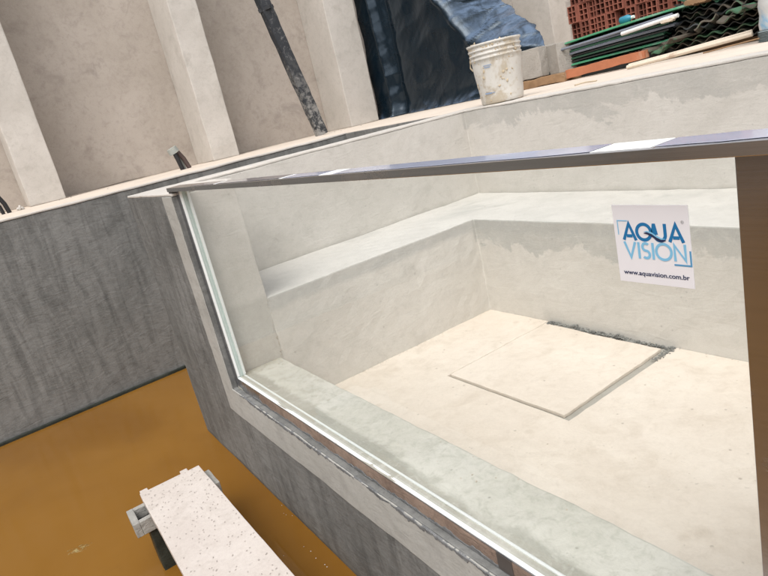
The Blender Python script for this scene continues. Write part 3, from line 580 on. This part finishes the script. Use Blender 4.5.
# ============================================================ TARP
def pl_interp(x, pts):
    if x <= pts[0][0]: return pts[0][1]
    for (a, fa), (b, fb) in zip(pts, pts[1:]):
        if x <= b: return fa + (fb-fa)*(x-a)/(b-a)
    return pts[-1][1]
RE = [(0.0,-2.05),(0.30,-2.13),(0.62,-2.45),(1.03,-3.2),(1.5,-3.9),(2.3,-4.7)]
ZBD = [(-4.3,2.6),(-3.75,1.35),(-3.2,0.66),(-2.4,0.44),(-2.0,0.36)]
b = bmesh.new(); NX, NZ = 220, 150; G = []
for j in range(NZ+1):
    z = 2.3*j/NZ; xr = pl_interp(z, RE); row = []
    for i in range(NX+1):
        s = i/NX; x = -5.36 + (xr+5.36)*s
        zb = pl_interp(x, ZBD); e = z-zb; lean = 0.95*(e if e > 0.08 else (max(0,e+0.08)**2)/0.32)
        q = Vector((x, z, 0)); y = 4.47 + lean*1.5
        y -= 0.10*math.exp(-((x+4.86+0.05*z)/0.055)**2) - 0.05*math.exp(-((x+4.70)/0.08)**2)
        wl = 0.12+0.88*min(1,max(0,(e+0.12)/0.3))
        y -= 0.04*math.sin((x*1.0+0.25*z)*7+noise.noise(q*1.3)*2.5)*wl
        # long diagonal pleats
        r1 = noise.noise(Vector(((x*0.75+z*0.95)*1.5, (z*0.9-x*0.55)*3.1, 2.0))); y -= 0.11*(1-abs(r1)*2.4)*wl
        r2 = noise.noise(Vector(((x+z)*2.6, (z-x*0.8)*9.0, 7.0))); y -= 0.022*(1-abs(r2)*2.2)*wl
        y += 0.004*noise.noise(Vector((x*3,z*0.8,3)))
        if s > 0.86: y += 0.35*(s-0.86)**1.4*6 *(0.3 if z<0.25 else 1)
        y -= 0.10*max(0, 1-z/0.18)**2*(0.6+0.6*noise.noise(Vector((x*5,0,1))))
        xx = x + 0.03*noise.noise(Vector((z*6, 1, x*0.2)))*s + (0.03*noise.noise(Vector((z*16,4,0))) if s > 0.93 else 0)
        row.append(b.verts.new((xx, y, max(0.004, z+0.004*noise.noise(Vector((x*7,z*7,5)))))))
    G.append(row)
for j in range(NZ):
    for i in range(NX): b.faces.new((G[j][i],G[j][i+1],G[j+1][i+1],G[j+1][i]))
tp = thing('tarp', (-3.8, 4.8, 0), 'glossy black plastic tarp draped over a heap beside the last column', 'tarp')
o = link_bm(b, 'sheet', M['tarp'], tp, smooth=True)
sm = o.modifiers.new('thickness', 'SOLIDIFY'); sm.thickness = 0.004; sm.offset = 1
# the heap under the tarp is closed at the back so the tarp has something to lie on
mark(link_bm(box(-5.1,-4.3,5.3,6.4,0.002,1.6,0.02,0.3,0.02), 'covered_heap', M['block'], base=(-4,5.6,0)), 'stack of grey blocks hidden behind the black tarp', 'heap')

# ============================================================ BUCKET
bk = thing('bucket', (-1.105, 2.76, 0), 'off-white plastic bucket caked with cement on the rim of the spa', 'bucket', rot=(0,0,0))
cx, cy = -1.085, 2.745; H = 0.437
prof = [(0.0,0.003),(0.151,0.003),(0.157,0.012)]
for i in range(1, 14): f = i/14; prof.append((0.157+0.028*f, 0.012+0.30*f))
prof += [(0.186,0.322),(0.192,0.325),(0.192,0.334),(0.187,0.338),(0.188,0.352),(0.195,0.355),(0.195,0.364),(0.189,0.368),(0.190,0.384),(0.197,0.387),(0.197,0.396),(0.191,0.400),(0.192,H-0.018),(0.201,H-0.014),(0.202,H),(0.194,H),(0.186,H-0.02),(0.150,0.02),(0.0,0.018)]
b = lathe(bmesh.new(), prof, cx, cy, 72)
for v in b.verts:
    v.co += Vector((nz(v.co,7,3), nz(v.co,7,8), 0))*0.005
o = link_bm(b, 'body', M['white'], bk, smooth=True)
b = bmesh.new()
for _ in range(150):                       # cement splashes clinging to the side and rim
    a = random.uniform(math.pi*1.0, math.pi*2.05); z = random.choice((random.uniform(0.02,0.3), random.uniform(0.3,H-0.005), random.uniform(0.38,H+0.002)))
    r_ = 0.157+0.028*min(1,z/0.31)+(0.006 if z > 0.32 else 0); s = random.uniform(0.006,0.022)
    mt = Matrix.Translation((cx+r_*math.cos(a), cy+r_*math.sin(a), z)) @ Matrix.Rotation(a, 4, 'Z') @ Matrix.Diagonal((0.0035, s, s*random.uniform(.6,1.8), 1))
    bmesh.ops.create_icosphere(b, subdivisions=2, radius=0.5, matrix=mt)
for v in b.verts: v.co += Vector((nz(v.co,60,3), nz(v.co,60,8), nz(v.co,60,18)))*0.004
o = link_bm(b, 'cement_splash', M['splash'], bk, smooth=True); o['kind'] = 'stuff'
def curved_mark(a0, a1, z0, z1, mat, k=10):
    b = bmesh.new(); A_, B_ = [], []
    for i in range(k+1):
        a = math.radians(a0+(a1-a0)*i/k)
        for z, L in ((z0,A_),(z1,B_)):
            r_ = 0.157+0.030*min(1,(z-0.012)/0.30)+0.004; L.append(b.verts.new((cx+r_*math.cos(a), cy+r_*math.sin(a), z)))
    for i in range(k): b.faces.new((A_[i],A_[i+1],B_[i+1],B_[i]))
    return link_bm(b, 'faded_print', mat, bk)
for (a0,a1,z0,z1) in ((196,212,0.262,0.276),(197,210,0.243,0.250),(198,206,0.232,0.236),(285,300,0.262,0.268),(283,303,0.276,0.281),(271,292,0.078,0.088),(293,300,0.080,0.085)):
    curved_mark(a0,a1,z0,z1,M['bluemark'])
b = tube(bmesh.new(), [(cx-0.19,cy-0.06,0.385),(cx-0.207,cy-0.07,0.34),(cx-0.204,cy-0.08,0.29),(cx-0.18,cy-0.08,0.265)], 0.006, 6)
link_bm(b, 'handle', M['splash'], bk)

# ============================================================ CLUTTER ON THE DECK
def single(bm, name, mat, base, label, cat, group=None, **k): return mark(link_bm(bm, name, mat, base=base, **k), label, cat, group)
single(solid(rect(-2.46,-2.125,4.36,4.62), 0.095, 0.385, 2, 0.006, 0.06, 0.006), 'concrete_block', M['block'], (-2.3,4.5,0.09), 'pale concrete block on a brown wood offcut right behind the bucket', 'concrete block')
b = solid(rect(-0.13,0.13,-0.13,0.13), 0.088, 0.372, 2, 0.006, 0.06, 0.005); rm = Matrix.Rotation(math.radians(-24), 4, 'Z')
for v in b.verts: v.co = rm @ v.co + Vector((-1.985,4.56,0))
single(b, 'concrete_block', M['block'], (-1.985,4.56,0.088), 'pale concrete block turned at an angle against the end of the green sheets', 'concrete block')
single(solid(rect(-2.46,-1.80,4.30,4.70), 0.004, 0.086, 2, 0.008, 0.05, 0.012), 'wood_offcut', M['wood'], (-2.1,4.4,0), 'rough brown wood offcut lying under the two pale blocks', 'wood')
b = bmesh.new(); k = 40; rings = []
for i in range(k+1):
    s = i/k; x = -1.80+0.86*s; zb = 0.020+0.036*s; q = [(x,4.33,zb),(x,4.33,zb+0.082-0.018*s),(x,4.40,zb+0.084-0.018*s),(x,4.40,zb)]
    rings.append([b.verts.new(Vector(p_)+Vector((0,nz(Vector(p_),9,2)*.006,nz(Vector(p_),9,6)*.008))) for p_ in q])
for A_, B_ in zip(rings, rings[1:]):
    for i in range(4): b.faces.new((A_[i],A_[(i+1)%4],B_[(i+1)%4],B_[i]))
b.faces.new(rings[0][::-1]); b.faces.new(rings[-1])
single(b, 'orange_board', M['orange'], (-1.4,4.36,0), 'orange board on edge in front of the stacked sheets', 'board')
single(tube(bmesh.new(), [(-0.87,3.98,0.020),(-0.5,4.02,0.036),(0.07,4.10,0.066)], 0.017, 8), 'batten', M['palewood'], (-0.87,4,0), 'long pale round batten lying on the deck in front of the roofing sheets', 'batten')
single(tube(bmesh.new(), [(-0.88,4.02,0.034),(-0.5,4.07,0.052),(0.04,4.16,0.085)], 0.011, 8), 'batten', M['palewood'], (-0.88,4.02,0), 'thinner pale stick lying behind the long batten', 'batten')
single(tube(bmesh.new(), [(-0.18,3.9,0.012),(0.30,3.96,0.035)], 0.006, 6), 'rod', M['wood'], (-0.18,3.9,0), 'thin brown rod on the deck in front of the drum', 'rod')
single(tube(bmesh.new(), [(-0.56,2.93,0.006),(-0.50,2.97,0.010),(-0.40,2.97,0.006)], 0.005, 6), 'wire', M['splash'], (-0.5,2.95,0), 'short bent wire lying on the spa rim', 'wire')
# drum at the right edge
dr = thing('drum', (0.40,4.1,0), 'blue and white plastic drum with a ribbed grey base at the right edge', 'drum')
prof = [(0.262,0.075),(0.268,0.08)]
for i in range(20): prof.append((0.268+0.004*math.sin(i*1.6), 0.085+0.6*i/20))
prof += [(0.26,0.70),(0.0,0.70)]
link_bm(lathe(bmesh.new(), prof, 0.405, 4.12, 48), 'body', M['drum'], dr, smooth=True)
prof = [(0.0,0.002),(0.27,0.002)]
for i in range(8): prof += [(0.280,0.004+0.009*i),(0.270,0.009+0.009*i)]
link_bm(lathe(bmesh.new(), prof+[(0.262,0.076),(0,0.076)], 0.405, 4.12, 48), 'base', M['drumbase'], dr)
# straight-edged roofing sheets, seen from the long side
def straight_sheet(x0, x1, y0, z0, z1, dz, mat, th=0.008, depth=0.9, amp=0.012, fr=7.0):
    b = bmesh.new(); nx, ny = 14, 40; G = []
    for L in (0, 1):
        H_ = []
        for i in range(nx+1):
            s = i/nx; row = []
            for j in range(ny+1):
                y = y0+depth*j/ny; z = z0+(z1-z0)*s + amp*math.sin(j/ny*math.pi*2*fr) + dz*math.sin(s*math.pi) + (th if L else 0)
                row.append(b.verts.new((x0+(x1-x0)*s, y+0.01*math.sin(s*5+z0*40), z)))
            H_.append(row)
        G.append(H_)
    for i in range(nx):
        for j in range(ny):
            b.faces.new((G[0][i][j],G[0][i+1][j],G[0][i+1][j+1],G[0][i][j+1])); b.faces.new((G[1][i][j],G[1][i][j+1],G[1][i+1][j+1],G[1][i+1][j]))
        b.faces.new((G[0][i][0],G[1][i][0],G[1][i+1][0],G[0][i+1][0])); b.faces.new((G[0][i][ny],G[0][i+1][ny],G[1][i+1][ny],G[1][i][ny]))
    for j in range(ny):
        b.faces.new((G[0][0][j],G[0][0][j+1],G[1][0][j+1],G[1][0][j])); b.faces.new((G[0][nx][j],G[1][nx][j],G[1][nx][j+1],G[0][nx][j+1]))
    return b
SH_ = [(0.135,0.150,'green',0.010,'lowest pale green edged sheet just above the orange board'),
      (0.165,0.185,'blacksheet',0.012,None),(0.190,0.212,'dkgreen',0.014,None),(0.215,0.238,'blacksheet',0.012,None),
      (0.240,0.262,'greysheet',0.016,'grey sheet in the middle of the straight stack'),(0.262,0.292,'dkgreen',0.012,None),(0.288,0.318,'greysheet',0.014,'upper grey sheet of the straight stack'),
      (0.310,0.345,'blacksheet',0.012,None)]
for k, (za, zb, mt, th, lab) in enumerate(SH_):
    o = single(straight_sheet(-1.98-0.02*random.random(), -0.86+0.10*random.random(), 4.50+0.03*random.random(), za-0.008, zb-0.004, 0.004*random.uniform(-1,1), M[mt], th), 'roofing_sheet', M[mt], (-1.4,4.9,za),
        lab or 'dark roofing sheet in the flat stack seen from its long edge', 'roofing sheet', 'roofing sheets stacked flat behind the orange board')
single(straight_sheet(-2.03, -0.45, 4.46, 0.335, 0.385, 0.008, None, 0.014, 0.9, 0.004), 'roofing_sheet', M['green'], (-1.4,4.9,.34), 'long bright green sheet on top of the stack in front of the red bricks', 'roofing sheet')
single(tube(bmesh.new(), [(-1.95,4.44,0.300),(-1.4,4.44,0.318),(-0.72,4.44,0.350)], 0.012, 8), 'pipe', M['greysheet'], (-1.4,4.44,.3), 'thin pale grey pipe lying under the bright green sheet', 'pipe')
single(tube(bmesh.new(), [(-1.2,4.42,0.300),(-0.80,4.42,0.325),(-0.66,4.42,0.33)], 0.017, 8), 'pipe', M['whiteplastic'], (-1.0,4.42,.3), 'short white pipe end sticking out of the sheet stack', 'pipe')
# wavy-ended roofing tiles to the right
def wavy(x0, x1, y0, z0, z1, ph, th=0.010, depth=1.0, amp=0.016, pitch=0.115):
    b = bmesh.new(); nx, ny = 70, 3; G = []
    for L in (0, 1):
        H_ = []
        for i in range(nx+1):
            s = i/nx; x = x0+(x1-x0)*s
            H_.append([b.verts.new((x, y0+depth*j/ny+0.02*noise.noise(Vector((x*9,z0*30,L*0))), z0+(z1-z0)*s+amp*math.sin((x/pitch)*2*math.pi+ph)+(th if L else 0)+0.004*noise.noise(Vector((x*12,z0*20,1))))) for j in range(ny+1)])
        G.append(H_)
    for i in range(nx):
        for j in range(ny):
            b.faces.new((G[0][i][j],G[0][i+1][j],G[0][i+1][j+1],G[0][i][j+1])); b.faces.new((G[1][i][j],G[1][i][j+1],G[1][i+1][j+1],G[1][i+1][j]))
        b.faces.new((G[0][i][0],G[1][i][0],G[1][i+1][0],G[0][i+1][0])); b.faces.new((G[0][i][ny],G[0][i+1][ny],G[1][i+1][ny],G[1][i][ny]))
    for j in range(ny):
        b.faces.new((G[0][0][j],G[0][0][j+1],G[1][0][j+1],G[1][0][j])); b.faces.new((G[0][nx][j],G[1][nx][j],G[1][nx][j+1],G[0][nx][j+1]))
    return b
for k in range(13):  # topmost dark tiles are added to stand in for shade behind the pile
    z = 0.055+0.036*k; mt = ['blacksheet','brownsheet','tilegreen','blacksheet','brownsheet','brownsheet','blacksheet','brownsheet','blacksheet','dkgreen','blacksheet','dkgreen','blacksheet'][k]
    single(wavy(-1.0+0.04*k*random.uniform(.4,1.2), 0.25+0.04*random.random(), 4.50+0.03*random.random()+0.012*k, z-0.012, z+0.004, random.uniform(-.7,.7), depth=1.1-0.02*k, amp=random.uniform(.011,.02), pitch=random.uniform(.105,.13)), 'corrugated_tile', M[mt], (-0.3,5,z),
        {'tilegreen':'dusty green wavy ended roofing tile low in the pile beside the drum','brownsheet':'brown weathered wavy ended roofing tile in the pile beside the drum','dkgreen':'dark green wavy roofing tile added at the pile top in place of background shade','blacksheet':'black wavy ended roofing tile beside the drum, topmost ones stand in for shade'}[mt], 'roofing tile', 'corrugated roofing tiles in the pile')
single(box(-1.93,-0.82,4.56,5.3,0.004,0.118,0.006,0.12,0.005), 'bearer', M['blacksheet'], (-1.4,4.9,0), 'black bearer under the flat stack of roofing sheets', 'board')
single(box(-0.80,0.22,4.62,5.5,0.004,0.036,0.004,0.1,0.003), 'wood_pallet_board', M['wood'], (-0.3,5,0), 'dark board under the pile of wavy roofing tiles', 'board')
b = ragged(-0.62, -0.36, 0.375, 0.425, 4.44, 4.52, 0.012, 0.012, 40, 14)
single(b, 'wood_splinter', M['wood'], (-0.5,4.5,.37), 'brown splintered wood scrap on the end of the bright green sheet', 'wood scrap')
b = ragged(-0.80, -0.68, 0.290, 0.325, 4.38, 4.42, 0.010, 0.008, 24, 14)
single(b, 'cardboard_scrap', M['palewood'], (-0.75,4.4,.3), 'tan scrap wedged between the sheets beside the white pipe', 'scrap')
bt = thing('bottle', (-1.37,4.75,0.39), 'small teal plastic bottle lying on the bright green sheet', 'bottle', rot=(0,0,0))
link_bm(tube(bmesh.new(), [(-1.435,4.75,0.425),(-1.425,4.75,0.426),(-1.35,4.75,0.430),(-1.325,4.75,0.431),(-1.31,4.75,0.431)], [0.022,0.033,0.034,0.022,0.012], 14), 'body', M['teal'], bt, smooth=True)
link_bm(tube(bmesh.new(), [(-1.312,4.75,0.431),(-1.285,4.75,0.432)], 0.014, 12), 'cap', M['whiteplastic'], bt)

for k in range(9):
    x = -0.95+0.13*k+random.uniform(-.04,.04); z = 0.06+0.022*k+random.uniform(-.01,.03); ww = random.uniform(0.09,0.2)
    b = wavy(-ww/2, ww/2, -0.12, 0, 0.01, random.uniform(0,6), th=0.012, depth=0.24, amp=0.014, pitch=0.12)
    rm = Matrix.Rotation(random.uniform(-.5,.5), 4, 'Z') @ Matrix.Rotation(random.uniform(-.35,.15), 4, 'Y') @ Matrix.Rotation(random.uniform(-.2,.35), 4, 'X')
    for v in b.verts: v.co = rm @ v.co + Vector((x, 4.50, z+0.03))
    mt = ['brownsheet','tilegreen','brownsheet','blacksheet','brownsheet'][k%5]
    single(b, 'tile_fragment', M[mt], (x,4.5,z), 'broken wavy tile fragment poking out of the front of the roofing pile', 'tile fragment', 'broken tile fragments in the roofing pile')
# ---- pile of hollow bricks, holes towards the camera
BW, BH, BD = 0.128, 0.200, 0.27
b = bmesh.new(); th = 0.011
box(0,BW,0,BD,0,th,0,bm=b); box(0,BW,0,BD,BH-th,BH,0,bm=b)
box(0,th,0,BD,th,BH-th,0,bm=b); box(BW-th,BW,0,BD,th,BH-th,0,bm=b)
box(BW/2-th/2,BW/2+th/2,0.002,BD,th,BH-th,0,bm=b)
for q in (1,2):
    zc = th+(BH-2*th)*q/3
    box(th,BW/2-th/2,0.003,BD,zc-th/2,zc+th/2,0,bm=b); box(BW/2+th/2,BW-th,0.003,BD,zc-th/2,zc+th/2,0,bm=b)
brick0 = link_bm(b, 'hollow_brick', M['brickred'], base=(0,0,0))
mark(brick0, 'red hollow clay brick in the pile behind the green roofing sheets', 'brick', 'hollow clay bricks in the pile')
first = True
for r_ in range(7):
    for c_ in range(15):
        o = brick0 if first else brick0.copy()
        if not first: C.objects.link(o)
        first = False
        o.location = Vector((-3.02+c_*(BW+0.003)+random.uniform(-.004,.004)+0.03*noise.noise(Vector((r_*3.1,1,1))), 6.0+random.uniform(-.05,.05), 0.002+r_*(BH+0.003)))*U
        o.rotation_euler = (0,random.uniform(-.006,.006),random.uniform(-.08,.08))
# pale pillar and rough block pier beside the bricks
single(solid(rect(-4.95,-4.17,7.0,7.4), 0.001, 3.4, 2, 0.01, 0.2, 0.01), 'pillar', M['column'], (-4.5,7.2,0), 'pale plastered pillar between the black tarp and the brick pile', 'pillar')
pier = thing('block_pier', (-3.3,6.4,0), 'rough pale block pier beside the brick pile', 'pier')
z = 0.001; k = 0
while z < 1.9:
    hgt = random.uniform(0.15,0.19); off = random.uniform(-.02,.02)
    if k % 2: 
        link_bm(solid(rect(-3.30+off,-3.17,6.32,6.6), z, z+hgt, 2, 0.008, 0.07, 0.012), 'block', M['mortar'], pier); link_bm(solid(rect(-3.165,-3.05+off,6.34,6.6), z, z+hgt-.01, 2, 0.008, 0.07, 0.012), 'block', M['mortar'], pier)
    else: link_bm(solid(rect(-3.31+off,-3.05-off,6.32,6.6), z, z+hgt, 2, 0.008, 0.07, 0.012), 'block', M['mortar'] if k % 4 else M['wallpink'] if 'wallpink' in M else M['mortar'], pier)
    z += hgt+0.012; k += 1
# rear site wall closing the yard
single(solid(rect(-5.8,9,9.6,9.9), 0.001, 4.2, 2, 0.01, 0.5, 0.01), 'yard_wall', M['wall'], (0,9.7,0), 'plastered yard wall closing the deck behind the brick pile', 'wall')

single(solid(rect(-5.8,9.3,-9.6,-9.3), 0.001, 3.8, 2, 0.01, 0.6, 0.01), 'horizon_blocker', M['wall'], (1,-9.4,0), 'unseen plastered wall added to block the low sky opposite the bricks', 'wall')  # added out of view to block the bright horizon and darken tarp reflections
single(solid(rect(9.3,9.6,-9.6,9.9), 0.001, 2.6, 2, 0.01, 0.6, 0.01), 'horizon_blocker', M['wall'], (9.4,0,0), 'lower unseen plastered wall added to block the low sky beyond the drum', 'wall')  # second unseen wall, added to cut the low sky on this side
